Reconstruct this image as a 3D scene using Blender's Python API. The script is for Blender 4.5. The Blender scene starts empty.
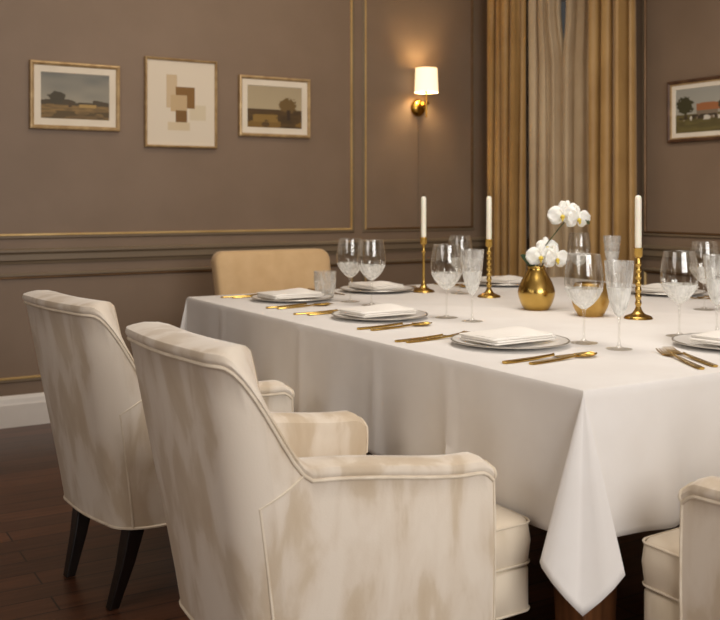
import bpy, bmesh, math, random
from mathutils import Vector, Matrix
random.seed(7)
sc = bpy.context.scene
C = sc.collection
PI = math.pi

def lin(c):
    return tuple(((v/255)/12.92 if v/255 <= 0.04045 else ((v/255+0.055)/1.055)**2.4) for v in c) + (1,)

# ------------------------------------------------------------------ camera
cam = bpy.data.objects.new('camera', bpy.data.cameras.new('camera')); C.objects.link(cam)
cam.location = (0, 0, 1.18)
cam.rotation_euler = (PI/2, 0, -math.radians(30.8))
cam.data.sensor_width = 36; cam.data.lens = 48.9; cam.data.shift_y = -110/720
cam.data.clip_start = 0.02
cam.data.dof.use_dof = True; cam.data.dof.focus_distance = 2.7; cam.data.dof.aperture_fstop = 5
sc.camera = cam
# ------------------------------------------------------------------ world, lights, exposure
w = bpy.data.worlds.new('world'); sc.world = w; w.use_nodes = True
w.node_tree.nodes['Background'].inputs[0].default_value = (0.5, 0.5, 0.5, 1)
w.node_tree.nodes['Background'].inputs[1].default_value = 0.12
def area(name, loc, target, sx, sy, power, col, spread=180):
    l = bpy.data.lights.new(name, 'AREA'); l.shape = 'RECTANGLE'; l.size = sx; l.size_y = sy
    l.energy = power; l.color = col; l.spread = math.radians(spread)
    o = bpy.data.objects.new(name, l); C.objects.link(o); o.location = loc
    o.rotation_euler = (Vector(target)-Vector(loc)).to_track_quat('-Z', 'Y').to_euler()
    return o
area('ceiling_light', (2.3, 2.5, 2.74), (2.3, 2.5, 0), 1.3, 1.3, 31, (1, 0.92, 0.83))
area('key_softbox', (1.2, -1.6, 1.9), (1.7, 2.6, 0.75), 2.4, 1.5, 98, (1, 0.98, 0.965))  # unseen softbox added as key behind the camera
area('side_fill', (-1.75, 1.6, 1.9), (1.5, 2.4, 0.5), 1.8, 1.2, 24, (1, 0.95, 0.90))  # added fill, lifts the left-facing sides of chairs and cloth
area('back_ceiling_light', (1.9, 4.3, 2.74), (1.9, 5.3, 1.2), 2.6, 0.5, 11, (1, 0.84, 0.66))
sc.view_settings.view_transform = 'Standard'; sc.view_settings.look = 'None'
sc.view_settings.gamma = 1; sc.view_settings.use_curve_mapping = False
sc.view_settings.exposure = 0.0

# ------------------------------------------------------------------ materials
def mat(name, col, rough=0.5, metal=0, **k):
    m = bpy.data.materials.new(name); m.use_nodes = True
    b = m.node_tree.nodes['Principled BSDF']
    b.inputs['Base Color'].default_value = lin(col); b.inputs['Roughness'].default_value = rough
    b.inputs['Metallic'].default_value = metal
    for n, v in k.items(): b.inputs[n.replace('_', ' ')].default_value = v
    return m
def N(m, t, **k):
    n = m.node_tree.nodes.new(t)
    for a, v in k.items(): setattr(n, a, v)
    return n
def L(m, a, b): m.node_tree.links.new(a, b)
def noise(m, scale, detail=4, vec=(1, 1, 1), dist=0, obj=True):
    tc = N(m, 'ShaderNodeTexCoord'); mp = N(m, 'ShaderNodeMapping'); mp.inputs['Scale'].default_value = vec
    L(m, tc.outputs['Object'], mp.inputs[0]); n = N(m, 'ShaderNodeTexNoise')
    n.inputs['Scale'].default_value = scale; n.inputs['Detail'].default_value = detail; n.inputs['Distortion'].default_value = dist
    L(m, mp.outputs[0], n.inputs['Vector']); return n
def ramp(m, src, stops):
    r = N(m, 'ShaderNodeValToRGB'); e = r.color_ramp.elements
    e[0].position, e[0].color = stops[0][0], lin(stops[0][1]); e[1].position, e[1].color = stops[-1][0], lin(stops[-1][1])
    for p, c in stops[1:-1]:
        x = e.new(p); x.color = lin(c)
    L(m, src, r.inputs[0]); return r
def bump(m, src, strength, dist=0.01):
    b = N(m, 'ShaderNodeBump'); b.inputs['Strength'].default_value = strength; b.inputs['Distance'].default_value = dist
    L(m, src, b.inputs['Height']); L(m, b.outputs[0], m.node_tree.nodes['Principled BSDF'].inputs['Normal'])
def BC(m): return m.node_tree.nodes['Principled BSDF'].inputs['Base Color']

M = {}
def varied(name, a, b, scale, rough, bs=0.0, bscale=300, vec=(1, 1, 1), metal=0, lo=.35, hi=.65, dist=0, **k):
    m = mat(name, a, rough, metal, **k); n = noise(m, scale, 4, vec, dist)
    L(m, ramp(m, n.outputs[0], [(lo, a), (hi, b)]).outputs[0], BC(m))
    if bs: bump(m, noise(m, bscale, 3).outputs[0], bs, 0.002)
    M[name] = m; return m
varied('wall_paint', (135, 114, 94), (129, 108, 88), 3, 0.55, 0.08, 90)
varied('trim_paint', (130, 113, 90), (124, 107, 85), 3, 0.45, 0.05, 90)
varied('ceiling_paint', (225, 215, 200), (218, 208, 194), 3, 0.8)
varied('white_paint', (236, 230, 222), (228, 221, 212), 4, 0.4)
varied('gold', (204, 170, 96), (184, 150, 78), 14, 0.24, metal=1)
varied('gold_trim', (226, 196, 138), (206, 172, 112), 5, 0.38, metal=.4)
varied('shaded_gold_trim', (122, 92, 62), (100, 74, 48), 5, 0.4, metal=.5)  # darker gilt: shade coloured onto the dim sides of the beads
varied('brass', (198, 156, 74), (176, 134, 56), 10, 0.22, metal=1)
varied('brushed_gold', (206, 172, 104), (190, 154, 86), 30, 0.42, metal=1)
varied('silver', (215, 212, 205), (196, 192, 185), 10, 0.35, metal=1)
varied('dark_wood', (26, 16, 12), (15, 10, 8), 6, 0.35, vec=(6, 6, 1))
varied('table_wood', (120, 76, 44), (88, 54, 30), 5, 0.4, vec=(8, 8, 1))
varied('linen', (234, 230, 225), (229, 224, 218), 6, 0.85, 0.25, 700, Sheen_Weight=0.15)
varied('napkin_linen', (244, 240, 233), (238, 233, 225), 10, 0.8, 0.2, 500)
varied('porcelain', (236, 233, 228), (230, 226, 221), 4, 0.28)
varied('wax', (240, 234, 218), (234, 227, 208), 8, 0.35, Subsurface_Weight=0.15)
varied('wick', (60, 50, 44), (30, 26, 22), 30, 0.9)
varied('tan_fabric', (216, 184, 138), (206, 172, 126), 8, 0.8, 0.15, 500, Sheen_Weight=0.2)
varied('gold_drape', (180, 142, 84), (162, 124, 68), 4, 0.5, 0.15, 400, Sheen_Weight=0.3)
varied('beige_drape', (204, 182, 148), (192, 168, 134), 4, 0.75, 0.15, 400, Sheen_Weight=0.2)
varied('piping', (226, 213, 192), (212, 197, 174), 20, 0.7)
varied('leaf', (44, 74, 38), (28, 52, 26), 20, 0.4)
varied('stem', (70, 84, 40), (50, 62, 30), 30, 0.5)
varied('petal', (248, 246, 240), (240, 237, 226), 30, 0.6, Subsurface_Weight=0.1)
varied('orchid_centre', (226, 206, 84), (206, 176, 60), 60, 0.5)
varied('mat_board', (232, 222, 204), (226, 215, 196), 8, 0.85)
varied('frame_gold', (196, 168, 124), (166, 136, 94), 24, 0.4, metal=0.35)
varied('frame_brown', (98, 68, 46), (74, 48, 32), 24, 0.4)
varied('backing', (60, 48, 38), (50, 40, 32), 8, 0.8)

# velvet: mottled nap, pale with tan brushed patches
def velvet(name, base, dark, sc_=3.2, off=0.0):
    m = mat(name, base, 0.78, Sheen_Weight=0.35, Sheen_Roughness=0.4)
    n = noise(m, sc_, 5, (1.3, 1.3, 0.45), 0.35)
    r = ramp(m, n.outputs[0], [(0.40+off, base), (0.50+off, tuple((a*3+b)//4 for a, b in zip(base, dark))), (0.56+off, tuple((a+b*3)//4 for a, b in zip(base, dark))), (0.66+off, dark)])
    L(m, r.outputs[0], BC(m)); bump(m, noise(m, 260, 2).outputs[0], 0.12, 0.002)
    M[name] = m
velvet('velvet', (224, 212, 195), (198, 179, 153), 8)
velvet('cushion_velvet', (224, 210, 188), (206, 189, 162), 5)
# floor: dark planks along X
m = mat('floor_wood', (50, 30, 22), 0.32); M['floor_wood'] = m
tc = N(m, 'ShaderNodeTexCoord'); br = N(m, 'ShaderNodeTexBrick')
br.inputs['Scale'].default_value = 1; br.inputs['Brick Width'].default_value = 1.4; br.inputs['Row Height'].default_value = 0.11
br.inputs['Mortar Size'].default_value = 0.003
br.inputs['Color1'].default_value = lin((112, 72, 50)); br.inputs['Color2'].default_value = lin((80, 51, 36)); br.inputs['Mortar'].default_value = lin((20, 12, 9))
L(m, tc.outputs['Object'], br.inputs['Vector'])
n = noise(m, 4, 6, (1, 14, 1), 0.6); mx = N(m, 'ShaderNodeMixRGB', blend_type='MULTIPLY'); mx.inputs[0].default_value = 0.7
L(m, br.outputs[0], mx.inputs[1]); L(m, ramp(m, n.outputs[0], [(0.3, (150, 140, 135)), (0.7, (255, 250, 245))]).outputs[0], mx.inputs[2])
L(m, mx.outputs[0], BC(m)); bump(m, n.outputs[0], 0.12, 0.003)
# glass (thin shell): clear and glossy, no refraction so it casts light shadows
def glass(name, clear, white, tint=(0.97, 0.97, 0.96, 1)):
    m = bpy.data.materials.new(name); m.use_nodes = True; nt = m.node_tree; nt.nodes.clear()
    o = N(m, 'ShaderNodeOutputMaterial'); t = N(m, 'ShaderNodeBsdfTransparent'); t.inputs[0].default_value = tint
    g = N(m, 'ShaderNodeBsdfGlossy'); g.inputs['Roughness'].default_value = 0.06; g.inputs[0].default_value = (1, 1, 1, 1)
    lw = N(m, 'ShaderNodeLayerWeight'); lw.inputs[0].default_value = clear
    mp = N(m, 'ShaderNodeMapRange'); mp.inputs[3].default_value = 0.04; mp.inputs[4].default_value = 0.55
    L(m, lw.outputs['Facing'], mp.inputs[0])
    a = N(m, 'ShaderNodeMixShader'); L(m, mp.outputs[0], a.inputs[0]); L(m, t.outputs[0], a.inputs[1]); L(m, g.outputs[0], a.inputs[2])
    last = a
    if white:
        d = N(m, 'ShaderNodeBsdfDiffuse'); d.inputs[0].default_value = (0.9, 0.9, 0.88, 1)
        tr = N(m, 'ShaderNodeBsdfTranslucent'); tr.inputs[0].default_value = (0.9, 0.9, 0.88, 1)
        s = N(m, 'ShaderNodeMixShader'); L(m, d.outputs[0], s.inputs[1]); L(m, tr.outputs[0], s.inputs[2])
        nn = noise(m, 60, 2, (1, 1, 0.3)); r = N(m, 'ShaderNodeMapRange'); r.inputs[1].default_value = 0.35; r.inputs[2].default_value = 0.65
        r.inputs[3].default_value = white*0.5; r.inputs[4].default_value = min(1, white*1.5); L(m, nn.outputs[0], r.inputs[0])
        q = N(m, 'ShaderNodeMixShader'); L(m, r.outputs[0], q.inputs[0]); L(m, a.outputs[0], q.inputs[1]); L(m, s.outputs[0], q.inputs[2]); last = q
    L(m, last.outputs[0], o.inputs[0]); M[name] = m
glass('glass', 0.35, 0.0); glass('cut_glass_reflection', 0.4, 0.55); glass('etched_glass', 0.4, 0.22); glass('window_glass', 0.1, 0.0)  # lower bowls: white mixed in for the tablecloth's reflection
glass('charger_glass', 0.3, 0.35, (0.85, 0.84, 0.82, 1))
m = mat('lamp_fabric', (255, 240, 210), 0.8); b = m.node_tree.nodes['Principled BSDF']
b.inputs['Emission Color'].default_value = (1, 0.74, 0.44, 1); b.inputs['Emission Strength'].default_value = 1.25; M['lamp_fabric'] = m
m = mat('bulb', (255, 240, 210), 0.5); b = m.node_tree.nodes['Principled BSDF']
b.inputs['Emission Color'].default_value = (1, 0.74, 0.44, 1); b.inputs['Emission Strength'].default_value = 8; M['bulb'] = m
m = mat('paint', (200, 190, 170), 0.7); at = N(m, 'ShaderNodeAttribute', attribute_name='paint'); L(m, at.outputs['Color'], BC(m)); M['paint'] = m

# ------------------------------------------------------------------ mesh helpers
def obj(name, vs, fs, m, parent=None, smooth=True, mats=None, fm=None, loc=None):
    me = bpy.data.meshes.new(name); me.from_pydata([tuple(v) for v in vs], [], fs); me.update()
    bm = bmesh.new(); bm.from_mesh(me); bmesh.ops.remove_doubles(bm, verts=bm.verts, dist=1e-5) if fm is None else None
    bmesh.ops.recalc_face_normals(bm, faces=bm.faces); bm.to_mesh(me); bm.free()
    for x in (mats or [m]): me.materials.append(M[x])
    if fm:
        for p, i in zip(me.polygons, fm): p.material_index = i
    if smooth:
        for p in me.polygons: p.use_smooth = True
        try: me.set_sharp_from_angle(angle=math.radians(42))
        except Exception: pass
    o = bpy.data.objects.new(name, me); C.objects.link(o)
    if parent: o.parent = parent
    if loc: o.location = loc
    return o
class MB:
    def __init__(s): s.v = []; s.f = []
    def add(s, vs, fs):
        k = len(s.v); s.v += [Vector(v) for v in vs]; s.f += [tuple(i+k for i in f) for f in fs]; return s
    def box(s, x0, x1, y0, y1, z0, z1):
        return s.add([(x, y, z) for x in (x0, x1) for y in (y0, y1) for z in (z0, z1)],
                     [(0, 1, 3, 2), (4, 6, 7, 5), (0, 4, 5, 1), (2, 3, 7, 6), (0, 2, 6, 4), (1, 5, 7, 3)])
    def lathe(s, prof, n=32, c=(0, 0, 0), close=True):
        vs = []; fs = []
        for r, z in prof:
            for i in range(n):
                a = 2*PI*i/n; vs.append((c[0]+max(r, 1e-5)*math.cos(a), c[1]+max(r, 1e-5)*math.sin(a), c[2]+z))
        for j in range(len(prof)-1):
            for i in range(n): fs.append((j*n+i, j*n+(i+1) % n, (j+1)*n+(i+1) % n, (j+1)*n+i))
        return s.add(vs, fs)
    def tube(s, pts, r, n=8, closed=False, cap=True):
        pts = [Vector(p) for p in pts]; rs = r if isinstance(r, (list, tuple)) else [r]*len(pts)
        vs = []; fs = []; k = len(pts); up = None
        for i, p in enumerate(pts):
            t = (pts[(i+1) % k]-pts[i-1]) if closed else (pts[min(i+1, k-1)]-pts[max(i-1, 0)])
            t = t.normalized() if t.length > 1e-9 else Vector((0, 0, 1))
            if up is None: up = t.orthogonal().normalized()
            up = (up-t*up.dot(t)); up = up.normalized() if up.length > 1e-6 else t.orthogonal().normalized()
            b = t.cross(up)
            for j in range(n):
                a = 2*PI*j/n; vs.append(p+(up*math.cos(a)+b*math.sin(a))*rs[i])
        for i in range(k if closed else k-1):
            for j in range(n): fs.append((i*n+j, i*n+(j+1) % n, ((i+1) % k)*n+(j+1) % n, ((i+1) % k)*n+j))
        if cap and not closed: fs += [tuple(range(n))[::-1], tuple((k-1)*n+j for j in range(n))]
        return s.add(vs, fs)
    def grid(s, rows):
        nv = len(rows[0]); vs = [p for r in rows for p in r]; fs = []
        for j in range(len(rows)-1):
            for i in range(nv-1): fs.append((j*nv+i, j*nv+i+1, (j+1)*nv+i+1, (j+1)*nv+i))
        return s.add(vs, fs)
    def loft(s, rings, cap=True):
        n = len(rings[0]); vs = [p for r in rings for p in r]; fs = []
        for j in range(len(rings)-1):
            for i in range(n): fs.append((j*n+i, j*n+(i+1) % n, (j+1)*n+(i+1) % n, (j+1)*n+i))
        if cap: fs += [tuple(range(n))[::-1], tuple((len(rings)-1)*n+i for i in range(n))]
        return s.add(vs, fs)
    def build(s, name, m, parent=None, smooth=True, loc=None, bev=0, solid=0, sub=0):
        o = obj(name, s.v, s.f, m, parent, smooth, loc=loc)
        if solid: q = o.modifiers.new('solid', 'SOLIDIFY'); q.thickness = solid; q.offset = 0
        if bev: q = o.modifiers.new('bevel', 'BEVEL'); q.width = bev; q.segments = 3; q.limit_method = 'ANGLE'
        if sub: q = o.modifiers.new('sub', 'SUBSURF'); q.levels = sub; q.render_levels = sub
        return o
def tag(o, label=None, cat=None, group=None, kind=None):
    if label: o['label'] = label
    if cat: o['category'] = cat
    if group: o['group'] = group
    if kind: o['kind'] = kind
    return o
def empty(name, loc=(0, 0, 0), rz=0):
    o = bpy.data.objects.new(name, None); C.objects.link(o); o.location = loc; o.rotation_euler = (0, 0, rz); o.empty_display_size = 0.05; return o
def dup(root, loc, rz=0, label=None, group=None, top=True):
    r = root.copy(); C.objects.link(r)
    if loc is not None: r.location = loc; r.rotation_euler = (0, 0, rz)
    if label: r['label'] = label
    if group: r['group'] = group
    for ch in list(root.children):
        c = dup(ch, None, top=False); c.parent = r
    return r
def struct(o): o['kind'] = 'structure'; return o
def rrect(x0, x1, y0, y1, r, z, n=6):
    pts = []
    for cx, cy, a0 in ((x1-r, y1-r, 0), (x0+r, y1-r, 90), (x0+r, y0+r, 180), (x1-r, y0+r, 270)):
        for i in range(n+1):
            a = math.radians(a0+90*i/n); pts.append((cx+r*math.cos(a), cy+r*math.sin(a), z))
    return pts
def sstep(a, b, x):
    t = min(1, max(0, (x-a)/(b-a))); return t*t*(3-2*t)

# ------------------------------------------------------------------ the room
X0, X1, Y0, Y1, ZC = -1.9, 4.25, -2.2, 5.3, 2.8
struct(MB().box(X0-.1, X1+.1, Y0-.1, Y1+.1, -0.1, 0).build('floor', 'floor_wood', smooth=False))
struct(MB().box(X0-.1, X1+.1, Y0-.1, Y1+.1, ZC, ZC+.1).build('ceiling', 'ceiling_paint', smooth=False))
struct(MB().box(X0-.1, X1+.1, Y1, Y1+.1, 0, ZC).build('wall_back', 'wall_paint', smooth=False))
struct(MB().box(X0-.1, X0, Y0, Y1, 0, ZC).build('wall_left', 'wall_paint', smooth=False))
struct(MB().box(X0-.1, X1+.1, Y0-.1, Y0, 0, ZC).build('wall_front', 'wall_paint', smooth=False))
WY0, WY1, WZ0, WZ1 = 4.15, 5.0, 0.5, 2.5
struct(MB().box(X1, X1+.1, Y0, WY0, 0, ZC).box(X1, X1+.1, WY1, Y1, 0, ZC).box(X1, X1+.1, WY0, WY1, 0, WZ0).box(X1, X1+.1, WY0, WY1, WZ1, ZC).build('wall_right', 'wall_paint', smooth=False))
win = struct(empty('window_1', (X1+.05, (WY0+WY1)/2, WZ0)))
hw = (WY1-WY0)/2; hz = WZ1-WZ0
fr = MB().box(-.03, .03, -hw, -hw+.05, 0, hz).box(-.03, .03, hw-.05, hw, 0, hz).box(-.03, .03, -hw+.05, hw-.05, 0, .05).box(-.03, .03, -hw+.05, hw-.05, hz-.05, hz)
fr.box(-.02, .02, -.02, .02, .05, hz-.05).box(-.018, .018, -hw+.05, hw-.05, hz*.62, hz*.62+.03)
fr.build('window_frame', 'white_paint', win, False)
MB().box(-.004, .004, -hw+.05, hw-.05, .05, hz-.05).build('window_pane', 'window_glass', win, False)
# baseboards (profile swept as lofted boxes)
def bb(name, a, b, nrm):
    a = Vector(a); b = Vector(b); nrm = Vector(nrm)
    prof = [(0, 0), (.02, 0), (.02, .115), (.016, .125), (.012, .145), (.006, .158), (0, .163)]
    struct(MB().loft([[p+nrm*d+Vector((0, 0, z)) for d, z in prof] for p in (a, b)]).build(name, 'white_paint', smooth=False))
bb('baseboard_back', (X0, Y1, 0), (X1, Y1, 0), (0, -1, 0))
bb('baseboard_right', (X1, Y1-.02, 0), (X1, Y0, 0), (-1, 0, 0))
bb('baseboard_left', (X0, Y0, 0), (X0, Y1-.02, 0), (1, 0, 0))
bb('baseboard_front', (X1-.02, Y0, 0), (X0+.02, Y0, 0), (0, 1, 0))
# chair rails
tn = [0]
def trim(mb, m, smooth=False):
    tn[0] += 1; return struct(mb.build('trim_%d' % tn[0], m, None, smooth))
def rail(a, b, nrm):
    a = Vector(a); b = Vector(b); nrm = Vector(nrm)
    prof = [(0, .845), (.008, .845), (.012, .858), (.022, .866), (.022, .895), (.028, .903), (.036, .908), (.036, .920), (.030, .926), (0, .926)]
    trim(MB().loft([[p+nrm*d+Vector((0, 0, z)) for d, z in prof] for p in (a, b)]), 'trim_paint')
rail((X0, Y1, 0), (X1, Y1, 0), (0, -1, 0)); rail((X1, Y1-.04, 0), (X1, Y0, 0), (-1, 0, 0)); rail((X0, Y0, 0), (X0, Y1-.04, 0), (1, 0, 0))
# panel mouldings: painted outer bead with a gilt inner bead, partly shade-coloured
def panel(plane, a0, a1, z0, z1, cols=(0, 0, 0, 0)):
    def P(a, z, d): return (a, Y1-d, z) if plane == 'back' else (X1-d, a, z)
    def ring(off, d): return [P(a0+off, z0+off, d), P(a1-off, z0+off, d), P(a1-off, z1-off, d), P(a0+off, z1-off, d)]
    def frame(offs):
        mb = MB(); rs = [ring(o, d) for o, d in offs]
        vs = [p for r in rs for p in r]; fs = []
        for j in range(len(rs)-1):
            for i in range(4): fs.append((j*4+i, j*4+(i+1) % 4, (j+1)*4+(i+1) % 4, (j+1)*4+i))
        return mb.add(vs, fs)
    trim(frame([(-.016, 0), (-.016, .006), (-.010, .012), (-.002, .012), (0, .007), (0, 0)]), 'trim_paint')
    mb = frame([(.0, 0), (.0, .009), (.003, .013), (.009, .013), (.012, .009), (.012, 0)])
    tn[0] += 1; struct(obj('trim_%d' % tn[0], mb.v, mb.f, None, None, False, ['gold_trim', 'shaded_gold_trim'], [cols[k % 4] for k in range(len(mb.f))]))
for a0, a1 in ((-1.75, 0.10), (0.19, 3.10), (3.19, 4.045)):
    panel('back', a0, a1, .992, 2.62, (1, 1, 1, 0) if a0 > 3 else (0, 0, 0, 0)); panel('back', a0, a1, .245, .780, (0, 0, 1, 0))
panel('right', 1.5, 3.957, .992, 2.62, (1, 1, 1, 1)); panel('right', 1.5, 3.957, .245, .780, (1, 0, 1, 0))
panel('right', -1.9, 1.4, .992, 2.62); panel('right', -1.9, 1.4, .245, .780)

# ------------------------------------------------------------------ curtains
def curtain(name, m, ya, yb, x, folds, amp, label, gap=None, thick=.003):
    NX = folds*14; NZ = 24; rows = []
    rnd = random.Random(name+label); ph = [rnd.uniform(-.5, .5) for _ in range(folds+2)]; am = [rnd.uniform(.7, 1.15) for _ in range(folds+2)]
    for j in range(NZ+1):
        t = j/NZ; z = .02+(2.56-.02)*t; row = []
        for i in range(NX+1):
            u = i/NX; f = u*folds; k = int(f); fr_ = f-k
            a = (am[k]*(1-fr_)+am[min(k+1, folds)]*fr_); p = (ph[k]*(1-fr_)+ph[min(k+1, folds)]*fr_)
            wv = math.sin(2*PI*f+p*(1-t)*1.6)
            wv = math.copysign(abs(wv)**.9, wv)
            yy = ya+(yb-ya)*u + .012*math.sin(4*PI*f+p*3)
            if gap: yy += gap(u, z)
            xx = x - amp*a*wv*(1-.25*t) + .006*math.sin(9*f+3*t)
            row.append((xx, yy, z))
        rows.append(row)
    o = MB().grid(rows).build(name, m, solid=thick); return tag(o, label, 'curtain')
curtain('curtain', 'gold_drape', 5.12, 4.815, 4.065, 4, .058, 'golden brown curtain hanging in the corner, left of the pale curtains')
curtain('curtain', 'beige_drape', 4.80, 4.505, 4.135, 3, .042, 'pale beige curtain beside the left golden curtain', gap=lambda u, z: .05*u*sstep(2.0, 2.35, z))
curtain('curtain', 'beige_drape', 4.49, 4.172, 4.14, 3, .042, 'pale beige curtain beside the right golden curtain', gap=lambda u, z: -.03*(1-u)*sstep(2.0, 2.35, z))
curtain('curtain', 'gold_drape', 4.168, 3.885, 4.06, 3, .072, 'golden brown curtain hanging nearest the small farmhouse painting')
rod = empty('curtain_rod', (4.10, 4.55, 2.60)); tag(rod, 'brass rod carrying the curtains at the window', 'curtain rod')
MB().tube([(0, -.72, 0), (0, .7, 0)], .014, 16).build('rod', 'brass', rod)
MB().lathe([(0, -.03), (.02, -.025), (.028, 0), (.02, .025), (0, .03)], 20, (0, -.735, 0)).build('finial', 'brass', rod)
for yy in (-.68, .62): MB().tube([(0, yy, 0), (.13, yy, 0)], .008, 10).build('bracket', 'brass', rod)

# ------------------------------------------------------------------ pictures
def hashn(x, y, s=0):
    h = math.sin(x*12.9898+y*78.233+s*37.7)*43758.5453; return h-math.floor(h)
def vn(x, y, s=0):
    xi, yi = math.floor(x), math.floor(y); fx, fy = x-xi, y-yi; fx = fx*fx*(3-2*fx); fy = fy*fy*(3-2*fy)
    return (hashn(xi, yi, s)*(1-fx)+hashn(xi+1, yi, s)*fx)*(1-fy)+(hashn(xi, yi+1, s)*(1-fx)+hashn(xi+1, yi+1, s)*fx)*fy
def mixc(a, b, t): t = min(1, max(0, t)); return tuple(p*(1-t)+q*t for p, q in zip(a, b))
def art1(u, v):
    sky = mixc((168, 160, 142), (122, 122, 116), v*1.2-.2+.4*(vn(u*4, v*6)-.5))
    c = sky; hor = .36+.02*vn(u*8, 1)
    if v < hor: c = mixc((150, 122, 78), (112, 92, 62), vn(u*10, v*30)+.3*(v < .12))
    if hor-.06 < v < hor+.05*vn(u*14, 3)+.02 and (u < .5 or u > .75 or v < hor): c = (84, 74, 58)
    if v < .18 and vn(u*7, v*20, 2) > .55: c = (96, 80, 54)
    if (u-.23)**2/.016+(v-.46)**2/.02 < .6+.9*(vn(u*30, v*30, 4)-.2): c = (78, 72, 58)
    if .40 < u < .45 and .26 < v < .36: c = (86, 70, 52)
    if .55 < u < .8 and .26 < v < .34: c = (176, 146, 90)
    return c
def art2(u, v):
    c = (224, 212, 192)
    def r(a, b, d, e): return a < u < b and d < v < e
    if r(.30, .62, .18, .28): c = (212, 194, 162)
    if r(.62, .86, .30, .48): c = (214, 200, 172)
    if r(.28, .44, .44, .84): c = (204, 182, 148)
    if r(.42, .70, .44, .70): c = (134, 98, 50)
    if r(.34, .58, .40, .60): c = (196, 170, 130)
    if r(.42, .58, .28, .41): c = (124, 90, 46)
    return c
def art3(u, v):
    c = mixc((186, 170, 136), (172, 156, 126), v); hor = .42
    if v < hor: c = mixc((96, 72, 36), (72, 54, 28), vn(u*9, v*24, 1))
    if v < .16 and vn(u*6, v*12, 5) > .4: c = (128, 98, 46)
    if .14 < v < .32 and .1 < u < .55 and vn(u*9, v*12, 7) > .35: c = (142, 112, 56)
    if hor-.03 < v < hor+.03: c = (82, 62, 34)
    if (u-.74)**2/.03+(v-.54)**2/.035 < .6+.9*(vn(u*34, v*30, 4)-.2): c = (112, 88, 48)
    if .72 < u < .78 and .2 < v < .45: c = (62, 46, 28)
    return c
def art4(u, v):
    c = mixc((170, 166, 150), (156, 154, 144), v); hor = .42
    if v < hor: c = mixc((112, 100, 56), (88, 78, 44), vn(u*9, v*24, 1))
    if .36 < u < .72 and .3 < v < .5: c = (128, 112, 92)
    if .36 < u < .76 and .48 < v < .66 - .12*abs(u-.55): c = (160, 102, 62)
    if (u-.17)**2/.022+(v-.62)**2/.05 < .6+.9*(vn(u*34, v*30, 4)-.2): c = (62, 58, 32)
    if (u-.84)**2/.014+(v-.58)**2/.035 < .6+.9*(vn(u*34, v*30, 9)-.2): c = (66, 58, 34)
    if .3 < v < .40 and vn(u*22, v*10, 3) < .42: c = (64, 52, 36)
    if .28 < v < .38 and u > .12 and vn(u*26, v*12, 8) > .66: c = (208, 200, 184)
    return c
def picture(name, loc, rz, wd, ht, art, fw, fmat, matw, label, inner=None):
    r = empty(name, loc, rz); tag(r, label, 'picture'); hw, hh = wd/2, ht/2
    # local: x right, z up, front faces -y
    def ring(off, y): return [(-hw+off, y, -hh+off), (hw-off, y, -hh+off), (hw-off, y, hh-off), (-hw+off, y, hh-off)]
    rs = [ring(o, y) for o, y in ((0, -.001), (0, -.020), (.003, -.026), (fw*.5, -.028), (fw*.8, -.024), (fw, -.018), (fw, -.008))]
    MB().loft(rs, cap=False).build('picture_frame', fmat, r, False)
    if inner:
        rs = [ring(fw-.001, -.012), ring(fw-.001, -.021), ring(fw+.005, -.021), ring(fw+.007, -.012)]
        MB().loft(rs, cap=False).build('inner_frame', inner, r, False)
    MB().box(-hw+.004, hw-.004, -.008, -.001, -hh+.004, hh-.004).build('backing_board', 'backing', r, False)
    if matw:
        rs = [ring(fw-.002, -.010), ring(fw-.002, -.014), ring(fw+matw-.001, -.014), ring(fw+matw+.001, -.010)]
        MB().loft(rs, cap=False).build('mount', 'mat_board', r, False)
    aw, ah = hw-fw-matw+.002, hh-fw-matw+.002
    nx, nz = 96, 72; vs = [(-aw+2*aw*i/nx, -.0105, -ah+2*ah*j/nz) for j in range(nz+1) for i in range(nx+1)]
    fs = [(j*(nx+1)+i, j*(nx+1)+i+1, (j+1)*(nx+1)+i+1, (j+1)*(nx+1)+i) for j in range(nz) for i in range(nx)]
    me = bpy.data.meshes.new('painting'); me.from_pydata(vs, [], fs); me.materials.append(M['paint'])
    ca = me.color_attributes.new('paint', 'FLOAT_COLOR', 'CORNER')
    for p in me.polygons:
        j, i = divmod(p.index, nx); c = lin(art((i+.5)/nx, (j+.5)/nz))
        for li in p.loop_indices: ca.data[li].color = c
    o = bpy.data.objects.new('painting', me); C.objects.link(o); o.parent = r
    return r
yw = Y1-.001
picture('framed_picture', (1.376, yw, 1.735), 0, .48, .36, art1, .022, 'frame_gold', .036, 'framed landscape under a pale grey-blue sky, farthest left on the wall')
picture('framed_picture', (1.972, yw, 1.728), 0, .43, .505, art2, .014, 'frame_gold', 0, 'framed abstract print of overlapping beige and brown rectangles')
picture('framed_picture', (2.560, yw, 1.735), 0, .472, .36, art3, .020, 'frame_gold', .036, 'framed landscape of one brown tree on a dark field, right of the abstract print')
picture('framed_picture', (X1-.001, 3.53, 1.663), -PI/2, .49, .338, art4, .020, 'frame_brown', .030, 'framed painting of an orange roofed farmhouse, right of the curtains', 'frame_gold')

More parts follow.
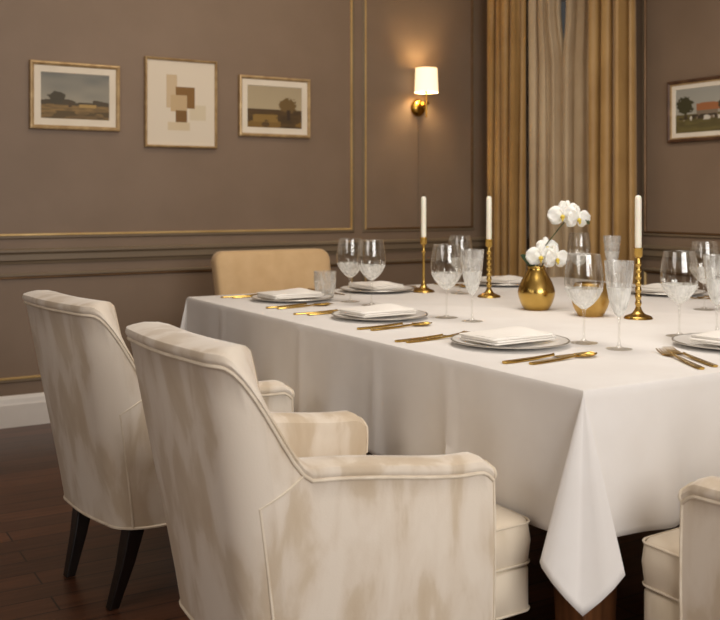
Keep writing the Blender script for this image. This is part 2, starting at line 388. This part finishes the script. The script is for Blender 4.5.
# ------------------------------------------------------------------ wall sconce
s = empty('wall_sconce', (3.60, Y1, 1.782)); tag(s, 'lit brass wall sconce with a cream drum shade', 'wall lamp')
prof = [(0, .034), (.02, .033), (.04, .026), (.052, .014), (.056, .004), (.058, 0)]
mb = MB().lathe(prof, 36); mb.v = [Vector((v.x, -v.z, v.y)) for v in mb.v]; mb.build('back_plate', 'brass', s)
mb = MB().lathe([(0, -.024), (.017, -.017), (.024, 0), (.017, .017), (0, .024)], 20, (0, -.05, .015)); mb.build('ball_joint', 'brass', s)
sx, sy = -.012, -.115
MB().tube([(0, -.05, .015), (.01, -.08, .012), (.006, -.11, .02), (sx, sy, .035)], .008, 12).tube([(sx, sy, -.06), (sx, sy, .14)], .006, 12).lathe([(0, -.012), (.01, -.009), (.012, 0), (.01, .009), (0, .012)], 14, (sx, sy, .03)).lathe([(0, -.008), (.008, 0), (0, .008)], 12, (sx, sy, -.065)).build('arm', 'brass', s)
MB().lathe([(.012, .09), (.014, .095), (.014, .14), (.010, .142)], 16, (sx, sy, 0)).build('socket', 'brass', s)
MB().lathe([(.010, .142), (.022, .16), (.024, .18), (.014, .2), (0, .206)], 20, (sx, sy, 0)).build('bulb', 'bulb', s)
MB().lathe([(.0755, .088), (.0765, .088), (.070, .245), (.069, .245), (.0755, .088)], 48, (sx, sy, 0)).build('lamp_shade', 'lamp_fabric', s)
MB().tube([(sx, sy, .1), (sx+.04, sy, .1), (sx+.075, sy, .1)], .002, 6).tube([(sx, sy, .1), (sx-.075, sy, .1)], .002, 6).build('shade_holder', 'brass', s)
MB().tube([(.0, -.004, -.05), (.002, -.004, -.2), (0, -.004, -.85)], .0022, 6).build('cord', 'trim_paint', s)
pl = bpy.data.lights.new('sconce_light', 'POINT'); pl.energy = 23; pl.color = (1, .77, .44); pl.shadow_soft_size = .03
po = bpy.data.objects.new('sconce_light', pl); C.objects.link(po); po.location = (3.60+sx, Y1+sy, 1.782+.165)

# ------------------------------------------------------------------ dining table
TX0, TX1, TY0, TY1, TZ = 1.535, 3.70, 1.608, 4.05, .757
t = empty('dining_table', ((TX0+TX1)/2, (TY0+TY1)/2, 0)); tag(t, 'large wooden dining table hidden under the white tablecloth', 'table')
hx, hy = (TX1-TX0)/2-.008, (TY1-TY0)/2-.008
MB().box(-hx, hx, -hy, hy, .715, .750).build('tabletop', 'table_wood', t, bev=.006)
MB().box(-hx+.08, hx-.08, -hy+.08, -hy+.10, .62, .713).box(-hx+.08, hx-.08, hy-.10, hy-.08, .62, .713).box(-hx+.08, -hx+.10, -hy+.1, hy-.1, .62, .713).box(hx-.10, hx-.08, -hy+.1, hy-.1, .62, .713).build('apron', 'table_wood', t)
for a in (-1, 1):
    for b in (-1, 1):
        cx, cy = a*(hx-.10), b*(hy-.10)
        MB().loft([[(cx+q*k, cy+r*k, z) for q, r in ((-1, -1), (1, -1), (1, 1), (-1, 1))] for z, k in ((0, .045), (.3, .055), (.713, .058))]).build('leg', 'table_wood', t, bev=.006)

# tablecloth with a box-draped corner at each corner of the table
def cloth():
    drop = .335; rings = 22
    cor = [Vector((TX0, TY0, 0)), Vector((TX1, TY0, 0)), Vector((TX1, TY1, 0)), Vector((TX0, TY1, 0))]
    edge = [Vector((1, 0, 0)), Vector((0, 1, 0)), Vector((-1, 0, 0)), Vector((0, -1, 0))]
    out = [Vector((0, -1, 0)), Vector((1, 0, 0)), Vector((0, 1, 0)), Vector((-1, 0, 0))]
    ln = [TX1-TX0, TY1-TY0, TX1-TX0, TY1-TY0]
    wave = [(.028, .010), (.014, .008), (.015, .01), (.006, .004)]
    def bottom(side, sd, tt=1):           # outward offset of the hem
        e = sstep(0, .28, sd)*sstep(0, .28, ln[side]-sd); A, B = wave[side]
        v = .016+e*(A*math.sin(2*PI*(sd-.12*tt)/.47+1.1+side)+B*math.sin(2*PI*sd/.21+side*2))
        return v
    creases = {3: [.40, 1.08, 1.56, 1.93], 0: [1.1, 1.7]}
    rows = []
    def ringpts(inset, z, t):
        row = []
        for sd in range(4):
            c0 = cor[sd]; n = 110
            for i in range(n+1):
                d = .004+(ln[sd]-.008)*i/n
                d2 = d
                if t <= 0: 
                    d2 = min(max(d, inset), ln[sd]-inset); p = c0+edge[sd]*d2-out[sd]*inset; row.append((p.x, p.y, z)); continue
                # near the corner the cloth creases in behind the hanging flap
                off = bottom(sd, d, t)*(t**1.1)
                for cr in creases.get(sd, []): off += .012*math.exp(-((d-cr-.03*t)/.014)**2)*(.3+.7*t)
                sag = -.004*math.sin(2*PI*d/.47)*t
                p = c0+edge[sd]*d+out[sd]*off; row.append((p.x, p.y, TZ-.008-(drop-.008+sag)*t))
            k = cor[(sd+1) % 4]; o1, o2 = out[sd], out[(sd+1) % 4]; dg = (o1+o2).normalized(); tg = (o2-o1).normalized()
            if t <= 0:
                p = k-o1*inset-o2*inset
                row += [(p.x, p.y, z)]*11
            else:
                ea = k-tg*.092+dg*.045; eb = k+tg*.092+dg*.045; tip = k+dg*.062
                def at(b, h, tt=t): q = k+(b-k)*tt; return (q.x, q.y, TZ-.008-(h-.008)*tt)
                ca = k+o1*.014-o2*.03; cb = k+o2*.014-o1*.03
                row.append(at((ca+ea)/2-dg*.012, (drop+.375)/2))
                row.append(at(ea-dg*.006, .374)); row.append(at(ea+tg*.004+dg*.004, .382))
                for q in (.3, .6, .85): row.append(at(ea.lerp(tip, q)+dg*.014*math.sin(PI*q), .382+(.474-.382)*q))
                row.append(at(tip, .474))
                for q in (.6, .3): row.append(at(eb.lerp(tip, q)+dg*.014*math.sin(PI*q), .382+(.474-.382)*q))
                row.append(at(eb-tg*.004+dg*.004, .382)); row.append(at((cb+eb)/2-dg*.012, (drop+.375)/2))
        row.append(row[0]); return row
    rows = [ringpts(.010, TZ, 0), ringpts(.004, TZ-.0015, 0), ringpts(.0, TZ-.008, 0)]
    for j in range(1, rings+1): rows.append(ringpts(0, 0, j/rings))
    mb = MB().grid(rows)
    mb.add([(TX0+.010, TY0+.010, TZ), (TX1-.010, TY0+.010, TZ), (TX1-.010, TY1-.010, TZ), (TX0+.010, TY1-.010, TZ)], [])
    top = [Vector(p) for p in rows[0][:-1]]
    # top surface as one face loop
    k = len(mb.v); mb.v += top; mb.f.append(tuple(range(k, k+len(top))))
    o = mb.build('tablecloth', 'linen', None, solid=.0022)
    return tag(o, 'white tablecloth covering the whole dining table, corner hanging in a point', 'tablecloth')
cloth()

# ------------------------------------------------------------------ upholstered armchairs
def tub_path():
    W = .30; R = .11; pts = []
    for i in range(29): pts.append((.548-(.548-R)*i/28, -W))
    for i in range(1, 13):
        a = PI/2*i/12; pts.append((R-R*math.sin(a), -W+R-R*math.cos(a)))
    for i in range(1, 25):
        y = -W+R+(2*W-2*R)*i/24; pts.append((-.012*math.cos(PI*y/(2*(W-R))), y))
    for i in range(1, 13):
        a = PI/2*i/12; pts.append((R-R*math.cos(a), W-R+R*math.sin(a)))
    for i in range(1, 29): pts.append((R+(.548-R)*i/28, W))
    return pts
def make_armchair():
    r = empty('armchair'); P = tub_path(); n = len(P); Z0 = .235
    def H(x):
        h = .606+.044*sstep(.50, .12, x) if x > .12 else .650
        h += .238*sstep(.145, .015, x)
        if x > .508: h -= .022*((x-.508)/.040)**2
        return h
    def tr(px, py, off, z, i):
        a = Vector(P[max(i-1, 0)]); b = Vector(P[min(i+1, n-1)]); t_ = (b-a).normalized(); nin = Vector((t_.y, -t_.x))
        if nin.dot(Vector((.3, 0))-Vector((px, py))) < 0: nin = -nin
        q = Vector((px, py))+nin*off
        u = max(0, (z-Z0)/.64); wr = sstep(.46, .02, px)
        x = q.x-.112*wr*u**1.15; y = q.y*(1-wr*(.18-.20*u))
        return Vector((x, y, z))
    def section(i):
        px, py = P[i]; h = H(px); rl = .024; bk = sstep(.2, .02, px); T = .082+.03*bk; s_ = []
        for k in range(9): s_.append((.002*math.sin(PI*k/8)*-2, Z0+(h-.028-Z0)*k/8))
        s_ += [(-.005, h-.022), (-.007, h-.014), (-.002, h-.004), (.014, h+.001), (T*.35, h+.006), (T*.65, h+.006), (T-.014, h), (T+.001, h-.012), (T+.003, h-.03)]
        for k in range(1, 7): s_.append((T+.04*bk*math.sin(PI*.5*k/6), (h-.03)+(Z0+.02-h+.03)*k/6))
        return [tr(px, py, o, z, i) for o, z in s_]
    rows = [section(i) for i in range(n)]
    ia = 31; ib = n-1-31
    def piece(lo, hi, name, m, capa, capb):
        mb = MB().grid(rows[lo:hi+1]); nv = len(rows[0])
        for c, i in ((capa, lo), (capb, hi)):
            if c: mb.add(rows[i], [tuple(range(nv))])
        return mb.build(name, m, r)
    piece(ia, ib, 'backrest', 'velvet', False, False)
    piece(0, ia, 'armrest', 'velvet', True, False); piece(ib, n-1, 'armrest', 'velvet', False, True)
    # welt cord below the roll, vertical seams and lower edge
    mb = MB(); mb.tube([rows[i][8]+(rows[i][8]-rows[i][14]).normalized()*.002 for i in range(n)], .0042, 8)
    for sgn in (0, 1):
        q = []
        for i, z in [(33, .235+.34*k/7) for k in range(8)]+[(31.5, .588), (30, .602), (28.5, .616), (27, H(P[27][0])-.030)]:
            j = int(i); fr = i-j; j2 = min(j+1, n-1)
            if sgn: j, j2 = n-1-j, n-1-j2
            q.append(tr(*P[j], -.002, z, j).lerp(tr(*P[j2], -.002, z, j2), fr))
        mb.tube(q, .0034, 6)
    mb.tube([rows[i][0] for i in range(n)], .0045, 6)
    for i in (0, n-1): mb.tube([rows[i][k]+Vector((.001, 0, 0)) for k in range(19)], .0036, 6)
    mb.build('piping', 'piping', r)
    # seat frame and T shaped cushion
    def T_outline(z, g, fx=.676):
        yi = .198-g; yo = .292-g; xa = .551+g; pts = []
        def arc(cx, cy, a0, a1, rr, k=6): return [(cx+rr*math.cos(math.radians(a0+(a1-a0)*i/k)), cy+rr*math.sin(math.radians(a0+(a1-a0)*i/k)), z) for i in range(k+1)]
        rr = .03; x0 = .10+g; fx = fx-g
        pts += arc(fx-rr, yo-rr, 0, 90, rr)+[(xa+.01, yo, z), (xa, yo-.01, z), (xa, yi+.004, z), (xa-.004, yi, z)]
        pts += [(x0+.0, yi, z), (x0, -yi, z), (xa-.004, -yi, z), (xa, -yi-.004, z), (xa, -yo+.01, z), (xa+.01, -yo, z)]+arc(fx-rr, -yo+rr, -90, 0, rr)
        mid = [(fx+.006, y, z) for y in (-.15, -.05, .05, .15)]
        return pts+mid
    MB().loft([T_outline(z, g) for z, g in ((.235, .004), (.24, 0), (.330, 0), (.335, .004))]).build('seat_base', 'cushion_velvet', r)
    MB().loft([T_outline(z, g) for z, g in ((.338, .012), (.342, .004), (.350, 0), (.395, -.004), (.432, 0), (.442, .006), (.447, .016), (.450, .030))]).build('seat_cushion', 'cushion_velvet', r)
    mb = MB()
    for z, g in ((.346, -.001), (.438, -.001)): mb.tube(T_outline(z, g)[16:]+T_outline(z, g)[:8], .003, 6)
    mb.tube(T_outline(.238, -.001)[16:]+T_outline(.238, -.001)[:8], .003, 6)
    mb.build('seat_piping', 'piping', r)
    for (x, y, bx, by) in ((.07, .175, .0, .135), (.07, -.18, .0, -.18), (.57, .23, .585, .235), (.57, -.23, .585, -.235)):
        MB().loft([[(x+(bx-x)*t_+q*k, y+(by-y)*t_+p*k, z) for q, p in ((-1, -1), (1, -1), (1, 1), (-1, 1))] for z, k, t_ in ((.0, .015, 1), (.12, .021, .42), (.236, .027, 0))]).build('leg', 'dark_wood', r, bev=.004)
    return r
ch = make_armchair(); ch.location = (.815, 2.003, 0); ch.rotation_euler = (0, 0, math.radians(2))
tag(ch, 'cream velvet armchair nearest the camera, its back turned to us', 'chair', 'cream velvet armchairs')
dup(ch, (.806, 2.97, 0), math.radians(8), 'cream velvet armchair farthest left, behind the nearest armchair')
dup(ch, (1.905, .845, 0), math.radians(90), 'cream velvet armchair cut off at the right edge, at the near end of the table')

# tan side chair at the far end
r = empty('dining_chair', (2.26, 4.64, 0), -PI/2); tag(r, 'tan upholstered dining chair with a plain rounded back at the far end of the table', 'chair')
def oval(x, h, w_, rad, g):
    pts = []; z0 = .40
    for cx, cz, a0 in ((w_-rad, h-rad, 0), (-w_+rad, h-rad, 90)):
        for i in range(9):
            a = math.radians(a0+90*i/8); pts.append((cx+(rad-g)*math.cos(a), cz+(rad-g)*math.sin(a)))
    pts += [(-w_*.93+g, z0), (w_*.93-g, z0)]
    return [(x-.10*(z-.4)/.5 if z > .4 else x, y, z) for y, z in pts]
MB().loft([oval(x, .915, .335, .06, g) for x, g in ((-.02, .02), (-.012, .006), (0, 0), (.055, 0), (.067, .006), (.075, .02))]).build('backrest', 'tan_fabric', r)
MB().loft([rrect(.02, .50, -.29, .29, .05, z) if g == 0 else rrect(.02+g, .50-g, -.29+g, .29-g, .045, z) for z, g in ((.33, .008), (.338, 0), (.43, 0), (.448, .01), (.455, .04))]).build('seat', 'tan_fabric', r)
for x, y in ((.05, .25), (.05, -.25), (.46, .25), (.46, -.25)):
    MB().loft([[(x+q*k, y+p*k, z) for q, p in ((-1, -1), (1, -1), (1, 1), (-1, 1))] for z, k in ((0, .014), (.333, .024))]).build('leg', 'dark_wood', r, bev=.003)

# ------------------------------------------------------------------ place settings
Z = TZ+.0012
def make_plate():
    r = empty('dinner_plate')
    MB().lathe([(0, .0), (.09, .0), (.10, .002), (.135, .008), (.168, .014), (.170, .0155), (.168, .017), (.134, .0115), (.10, .006), (.09, .005), (0, .005)], 64).build('plate_body', 'porcelain', r)
    o = MB().lathe([(.1665, .0172), (.1712, .0172), (.1722, .0155), (.1710, .0135), (.1695, .0138), (.1690, .016), (.1665, .0172)], 64).build('plate_rim', 'silver', r); o['label'] = 'silver rim line'
    return r
def make_napkin():
    def slab(x0, x1, y0, y1, z0, h, rot, cx, cy, seed):
        rings = []
        for z, g in ((0, .003), (h*.3, 0), (h*.8, 0), (h, .003)):
            rings.append([(x, y, z0+z) for x, y, _ in rrect(x0+g, x1-g, y0+g, y1-g, .006, 0, 3)])
        m = Matrix.Rotation(rot, 3, 'Z'); return [[m @ Vector(p) for p in rg] for rg in rings]
    mb = MB()
    for k, (z, rot, dx) in enumerate(((0, 0, 0), (.0052, .03, .003), (.0104, -.025, -.003))): mb.loft(slab(-.115+dx, .115+dx*2, -.080, .080, z*1.2, .006, rot, 0, 0, k))
    # loose crumpled top fold
    rows = []
    for j in range(9):
        row = []
        for i in range(17):
            u = i/16; v = j/8; x = -.11+.22*u; y = -.076+.152*v
            z = .0190+.0005+.015*math.sin(PI*v)**.8*(sstep(.2, .75, u))*(sstep(1.0, .72, u)*.9+.1)+.001*math.sin(9*u+5*v)
            row.append((x, y, z))
        rows.append(row)
    mb.grid(rows); mb.grid([[rows[0][i] for i in range(17)], [(p[0], p[1], .0180) for p in rows[0]]]); mb.grid([[rows[8][i] for i in range(17)], [(p[0], p[1], .0180) for p in rows[8]]])
    mb.grid([[rows[j][0] for j in range(9)], [(rows[j][0][0], rows[j][0][1], .0180) for j in range(9)]]); mb.grid([[rows[j][16] for j in range(9)], [(rows[j][16][0], rows[j][16][1], .0180) for j in range(9)]])
    return mb.build('napkin', 'napkin_linen')
def flat(prof, th=.0022):      # profile: (x, half width, z) -> thin rounded strip along x
    rings = []
    for x, w_, z in prof:
        rings.append([(x, w_*c, z+th*.5*s_+th*.5) for c, s_ in ((1, 0), (.8, .8), (0, 1), (-.8, .8), (-1, 0), (-.8, -.8), (0, -1), (.8, -.8))])
    return rings
def handle(r, th=.005):
    MB().loft(flat([(-.125, .005, .0), (-.120, .0078, 0), (-.09, .0078, 0), (-.03, .006, .001), (.02, .003, .003), (.03, .0028, .004)], th)).build('handle', 'gold', r)
def make_fork():
    r = empty('fork'); handle(r); mb = MB().loft(flat([(.028, .003, .004), (.045, .006, .002), (.055, .0115, .0006), (.072, .0125, .0006)]))
    for k in range(4):
        y = -.0098+.00653*k; a = flat([(.070, .0020, .0006), (.10, .0018, .003), (.118, .0010, .007)]); mb.loft([[(p[0], p[1]+y, p[2]) for p in rg] for rg in a])
    mb.build('fork_head', 'gold', r); return r
def make_knife():
    r = empty('knife'); handle(r, .006); MB().loft(flat([(.028, .0035, .003), (.04, .008, .001), (.09, .0095, .0005), (.125, .007, .0005), (.140, .001, .0005)], .0016)).build('blade', 'gold', r); return r
def make_spoon():
    r = empty('spoon'); handle(r); rings = []
    rows = []
    for j in range(9):
        u = -1+2*j/8; row = []
        for i in range(13):
            v = i/12; x = .026+.066*v; wd = .0195*math.sin(PI*min(1, v*.94+.06))**.6*(1 if v < .97 else .8)
            y = wd*u; z = .0006+.007*(u*u*(1 if wd > .008 else .4)*.8+(2*v-1)**2*.45)
            row.append((x, y, z))
        rows.append(row)
    MB().grid(rows).build('bowl', 'gold', r, solid=.0014); return r

plate0, nap0, fork0, knife0, spoon0 = make_plate(), make_napkin(), make_fork(), make_knife(), make_spoon()
for o in (fork0, knife0, spoon0): o.scale = (1.16, 1.3, 1.3)
used = set()
def put(o, x, y, rz, label, cat, group, z=Z, name=None):
    if o.name not in used:
        used.add(o.name); r = o; r.location = (x, y, z); r.rotation_euler = (0, 0, rz)
    else: r = dup(o, (x, y, z), rz)
    r['label'] = label; r['category'] = cat; r['group'] = group; return r
def setting(x, y, ang, who, nrot=0):
    # ang: direction the diner faces (0 = +X)
    ca, sa = math.cos(ang), math.sin(ang)
    def W(f, l): return x+f*ca-l*sa, y+f*sa+l*ca      # f forward, l to the diner's left
    put(plate0, x, y, 0, 'white plate with silver rim, '+who, 'plate', 'dinner plates')
    nx, ny = W(-.01, 0); put(nap0, nx, ny, ang+nrot, 'folded white napkin on the plate, '+who, 'napkin', 'folded napkins', Z+.0160)
    return W
SET = [
    (1.862, 3.68, 0, 'far left corner of the table', .05),
    (1.850, 2.965, 0, 'middle place on the left side', .06),
    (1.835, 2.225, 0, 'left side, nearest the near table corner', .05),
    (2.365, 1.865, PI/2, 'near end, cut by right edge', PI/2+.1),
    (2.38, 3.84, -PI/2, 'at the far end behind the left candle', .04),
    (3.10, 3.80, -PI/2, 'at the far end behind the middle candle', .1),
    (3.42, 3.06, PI, 'on the far side, behind the right candle', .05)]
for i, (x, y, a, who, nr) in enumerate(SET):
    W = setting(x, y, a, who, nr)
    fx = .0 if i != 3 else -.05
    if i == 2: fks = [(-.095, .195, .10), (-.115, .222, .08)]
    elif i == 3: fks = [(-.075, .275, -.42), (-.085, .325, -.48)]
    else: fks = [(-.04+fx, .205, .03), (-.075+fx, .24, -.02)]
    for q, (f, l, ro) in enumerate(fks):
        px, py = W(f, l); put(fork0, px, py, a+ro, '%s gold fork of the pair, %s' % (('inner', 'outer')[q], who), 'fork', 'gold forks')
    if i == 3: continue
    px, py = W(-.085, -.225 if i != 2 else -.245); put(knife0, px, py, a+.06, 'gold table knife beside the plate, '+who, 'knife', 'gold knives')
    px, py = W(-.035, -.285) if i == 2 else W(-.06, -.262); put(spoon0, px, py, a+.10, 'gold spoon outside the knife, '+who, 'spoon', 'gold spoons')

# ------------------------------------------------------------------ glasses
def shell(prof_out, prof_in, n=40): return prof_out+prof_in
def make_wine():
    r = empty('wine_glass')
    MB().lathe([(0, 0), (.040, 0), (.041, .0015), (.036, .003), (.012, .006), (.0045, .012), (.0038, .03), (.0038, .085), (.006, .098), (.010, .102)], 40).build('stem', 'glass', r)
    MB().lathe([(.003, .100), (.012, .103), (.028, .116), (.044, .136), (.0535, .154), (.0555, .162), (.0535, .162), (.042, .138), (.027, .120), (.010, .107), (0, .105)], 48).build('lower_bowl', 'cut_glass_reflection', r)
    MB().lathe([(.0555, .162), (.0575, .180), (.0565, .205), (.0525, .235), (.0475, .262), (.0465, .2625), (.046, .262), (.051, .235), (.0553, .205), (.0562, .180), (.0542, .162)], 48).build('upper_bowl', 'glass', r)
    return r
def make_goblet():
    r = empty('goblet')
    MB().lathe([(0, 0), (.036, 0), (.037, .0015), (.032, .003), (.010, .006), (.0045, .012), (.0036, .03), (.0036, .082), (.007, .094)], 40).build('stem', 'glass', r)
    fl = [(.004, .092), (.012, .098), (.022, .118), (.030, .145), (.035, .175)]
    MB().lathe(fl+[(x-.0016, z) for x, z in fl[::-1] if x > .003], 24).build('lower_bowl', 'cut_glass_reflection', r)
    up = [(.035, .175), (.039, .21), (.0415, .250)]
    MB().lathe(up+[(x-.0014, z) for x, z in up[::-1]], 24).build('upper_bowl', 'etched_glass', r)
    return r
def make_tumbler():
    r = empty('tumbler'); p = [(0, 0), (.034, 0), (.040, .003), (.044, .03), (.048, .07), (.049, .115)]
    MB().lathe(p+[(x-.002, z+.004 if z < .11 else z) for x, z in p[::-1] if x > .01]+[(0, .007)], 40).build('tumbler_body', 'etched_glass', r); return r
wine0, gob0, tum0 = make_wine(), make_goblet(), make_tumbler()
for x, y, lab in (
    (2.04, 3.50, 'tall wine glass, left of the pair behind the far left plates'),
    (2.045, 3.34, 'tall wine glass, right of the pair left of the candles'),
    (2.06, 2.85, 'wide wine glass between the left and middle candles, nearer the left one'),
    (2.045, 2.14, 'wine glass directly in front of the small gold votive bowl'),
    (2.40, 2.095, 'wine glass at the right, just right of the right candle'),
    (2.64, 3.55, 'wine glass far behind, between the left and middle candles'),
    (3.36, 3.55, 'farther wine glass right of the orchid, left of its pair'),
    (3.06, 2.55, 'wine glass farthest back beside the right edge')):
    put(wine0, x, y, random.uniform(0, 3), lab, 'wine glass', 'wine glasses')
for x, y, lab in (
    (2.075, 2.72, 'narrow cut glass goblet between the left and middle candles'),
    (2.045, 2.00, 'narrow cut glass goblet left of the right candle'),
    (2.53, 2.06, 'cut glass goblet cut off by the right edge of the photo'),
    (3.45, 3.42, 'farther goblet right of the orchid, right of its pair')):
    put(gob0, x, y, random.uniform(0, 3), lab, 'goblet', 'cut glass goblets')
put(tum0, 2.03, 3.70, 0, 'short stemless glass in front of the tan chair', 'tumbler', 'tumblers')

# ------------------------------------------------------------------ candles
def smoothprof(p, k=4):
    out = []
    for i in range(len(p)-1):
        a = p[max(i-1, 0)]; b = p[i]; c = p[i+1]; d = p[min(i+2, len(p)-1)]
        for j in range(k):
            t_ = j/k
            out.append(tuple(max(0, .5*((2*b[m])+(-a[m]+c[m])*t_+(2*a[m]-5*b[m]+4*c[m]-d[m])*t_*t_+(-a[m]+3*b[m]-3*c[m]+d[m])*t_**3)) for m in (0, 1)))
    return out+[p[-1]]
def make_holder(twist):
    r = empty('candle_holder')
    MB().lathe(smoothprof([(0, 0), (.046, 0), (.049, .004), (.044, .010), (.024, .018), (.014, .030), (.009, .042)]), 40).build('base', 'gold', r)
    if twist:
        p = [(.009, .040)]
        for k in range(7):
            z = .045+k*.0235; p += [(.0088, z), (.0115, z+.008), (.0108, z+.015)]
        p += [(.008, .215), (.009, .218)]
    else: p = [(.009, .040), (.0065, .06), (.006, .15), (.007, .18), (.012, .186), (.007, .192), (.008, .218)]
    MB().lathe(smoothprof(p, 3), 28).build('column', 'gold', r)
    MB().lathe([(.007, .216), (.013, .220), (.016, .226), (.0155, .246), (.0175, .250), (.0165, .252), (.0135, .250), (.0135, .232), (0, .232)], 32).build('cup', 'gold', r)
    return r
def make_candle():
    r = empty('candle'); MB().lathe([(0, 0), (.0118, 0), (.0118, .19), (.0113, .197), (.009, .203), (.004, .206), (0, .206)], 28).build('wax_stick', 'wax', r)
    MB().tube([(0, 0, .204), (.0005, 0, .212), (.002, 0, .219)], .0014, 6).build('wick', 'wick', r); return r
h1 = make_holder(False); h2 = make_holder(True); c0 = make_candle()
tag(h1, 'slim smooth gold candlestick, leftmost of the three', 'candlestick', 'gold candlesticks'); h1.location = (2.545, 3.70, Z)
tag(h2, 'gold candlestick with a ringed column, middle of the three', 'candlestick', 'gold candlesticks'); h2.location = (2.655, 3.36, Z)
dup(h2, (2.63, 2.48, Z), .4, 'gold candlestick with a ringed column, rightmost of the three', 'gold candlesticks')
for p, lab in (((2.545, 3.70), 'unlit white taper candle on the left candlestick'), ((2.655, 3.36), 'unlit white taper candle on the middle candlestick'), ((2.63, 2.48), 'unlit white taper candle on the right candlestick')):
    put(c0, p[0], p[1], 0, lab, 'candle', 'taper candles', Z+.2325)

# ------------------------------------------------------------------ vases and orchid
vx, vy = 2.51, 2.885
v = MB().lathe(smoothprof([(0, 0), (.040, 0), (.047, .003), (.060, .025), (.070, .058), (.069, .080), (.058, .110), (.042, .138), (.034, .155), (.034, .166), (.0325, .167), (.032, .155), (.040, .138), (.055, .110), (.066, .080), (.066, .058), (.055, .025), (.04, .006), (0, .005)], 3), 56).build('flower_vase', 'gold')
v.location = (vx, vy, Z); tag(v, 'round polished gold vase holding the white orchid', 'vase')
v = MB().lathe(smoothprof([(0, 0), (.040, 0), (.045, .003), (.060, .03), (.069, .065), (.066, .095), (.056, .118), (.053, .118), (.062, .094), (.065, .065), (.056, .03), (.04, .006), (0, .005)], 3), 48).build('votive_holder', 'brushed_gold')
v.location = (2.545, 2.63, Z); tag(v, 'small open gold votive bowl directly behind a wine glass, right of the orchid vase', 'votive holder')
orc = empty('orchid', (vx, vy, Z)); tag(orc, 'white orchid with two flower sprays and a dark leaf in the gold vase', 'flower')
R_ = Vector((.859, -.512, 0)); F_ = Vector((-.512, -.859, 0)); U_ = Vector((0, 0, 1))
def P3(a, f, z): return R_*a+F_*f+U_*z
st = []
for pts in ([P3(0, 0, .03), P3(.0, .0, .16), P3(.03, 0, .24), P3(.085, .0, .31), P3(.125, .01, .36), P3(.165, .02, .365), P3(.195, .02, .335)],
            [P3(.01, 0, .03), P3(.012, .01, .15), P3(.025, .015, .185), P3(.07, .015, .20)]):
    MB().tube([p for p in pts], .0022, 8).build('flower_stem', 'stem', orc)
for (pt, rr) in ((P3(.195, .02, .335), .008), (P3(.175, .02, .35), .006)):
    MB().lathe([(0, -rr), (rr*.7, -rr*.6), (rr*.8, 0), (rr*.6, rr*.8), (0, rr*1.3)], 12, pt).build('bud', 'stem', orc)
def leaf(base, tip, wd, sag):
    d = tip-base; side = d.cross(F_).normalized(); rows = []
    for i in range(13):
        u = i/12; c = base+d*u+U_*sag*math.sin(PI*u); ww = wd*math.sin(PI*min(1, u*.9+.1))**.7
        rows.append([c+side*ww*k+F_*(-abs(k)*.006) for k in (-1, -.5, 0, .5, 1)])
    return MB().grid(rows).build('leaf', 'leaf', orc, solid=.0015)
leaf(P3(-.006, 0, .150), P3(-.062, .01, .212), .013, .012); leaf(P3(-.006, -.004, .150), P3(-.034, -.03, .208), .011, .01)
def flower(c, tilt, yaw, s_):
    fwd = (F_*math.cos(yaw)+R_*math.sin(yaw)).normalized(); fwd = (fwd*math.cos(tilt)-U_*math.sin(tilt)).normalized()
    rt = U_.cross(fwd).normalized(); rt = -rt if rt.dot(R_) < 0 else rt; up = fwd.cross(rt); up = -up if up.z < 0 else up
    mb = MB()
    def petal(ang, ln, wd, back, cup):
        ax = rt*math.cos(ang)+up*math.sin(ang); sd = -rt*math.sin(ang)+up*math.cos(ang); rows = []
        for i in range(9):
            u = i/8; ww = wd*(math.sin(PI*(u*.86+.07))**.7)
            rows.append([c+ax*ln*u*s_+sd*ww*k*s_+fwd*(back+cup*u*u-.004*abs(k)+.003*math.sin(5*k+6*u))*s_ for k in (-1, -.6, -.2, .2, .6, 1)])
        mb.grid(rows)
    for a in (90, 215, 325): petal(math.radians(a), .042, .015, -.003, -.008)
    for a in (8, 172): petal(math.radians(a), .044, .026, .002, .004)
    o = mb.build('blossom', 'petal', orc, solid=.0009)
    lb = MB().lathe([(0, -.006), (.005, -.004), (.007, 0), (.005, .006), (0, .009)], 12); q = fwd.to_track_quat('Z', 'Y')
    lb.v = [q @ (x*s_)+c+fwd*.006-up*.004 for x in lb.v]
    lb.tube([c+fwd*.006-up*.006, c+fwd*.014-up*.013, c+fwd*.010-up*.020], [.004, .005, .002], 8)
    lb.build('flower_centre', 'orchid_centre', o)
flower(P3(.095, .03, .362), .15, -.25, 1.3); flower(P3(.155, .028, .350), .1, .35, 1.15); flower(P3(.122, .005, .385), -.2, 0, .9)
flower(P3(.012, .03, .205), .15, -.2, 1.3); flower(P3(.072, .03, .197), .1, .35, 1.2); flower(P3(.04, .002, .240), -.2, .1, 1.0)
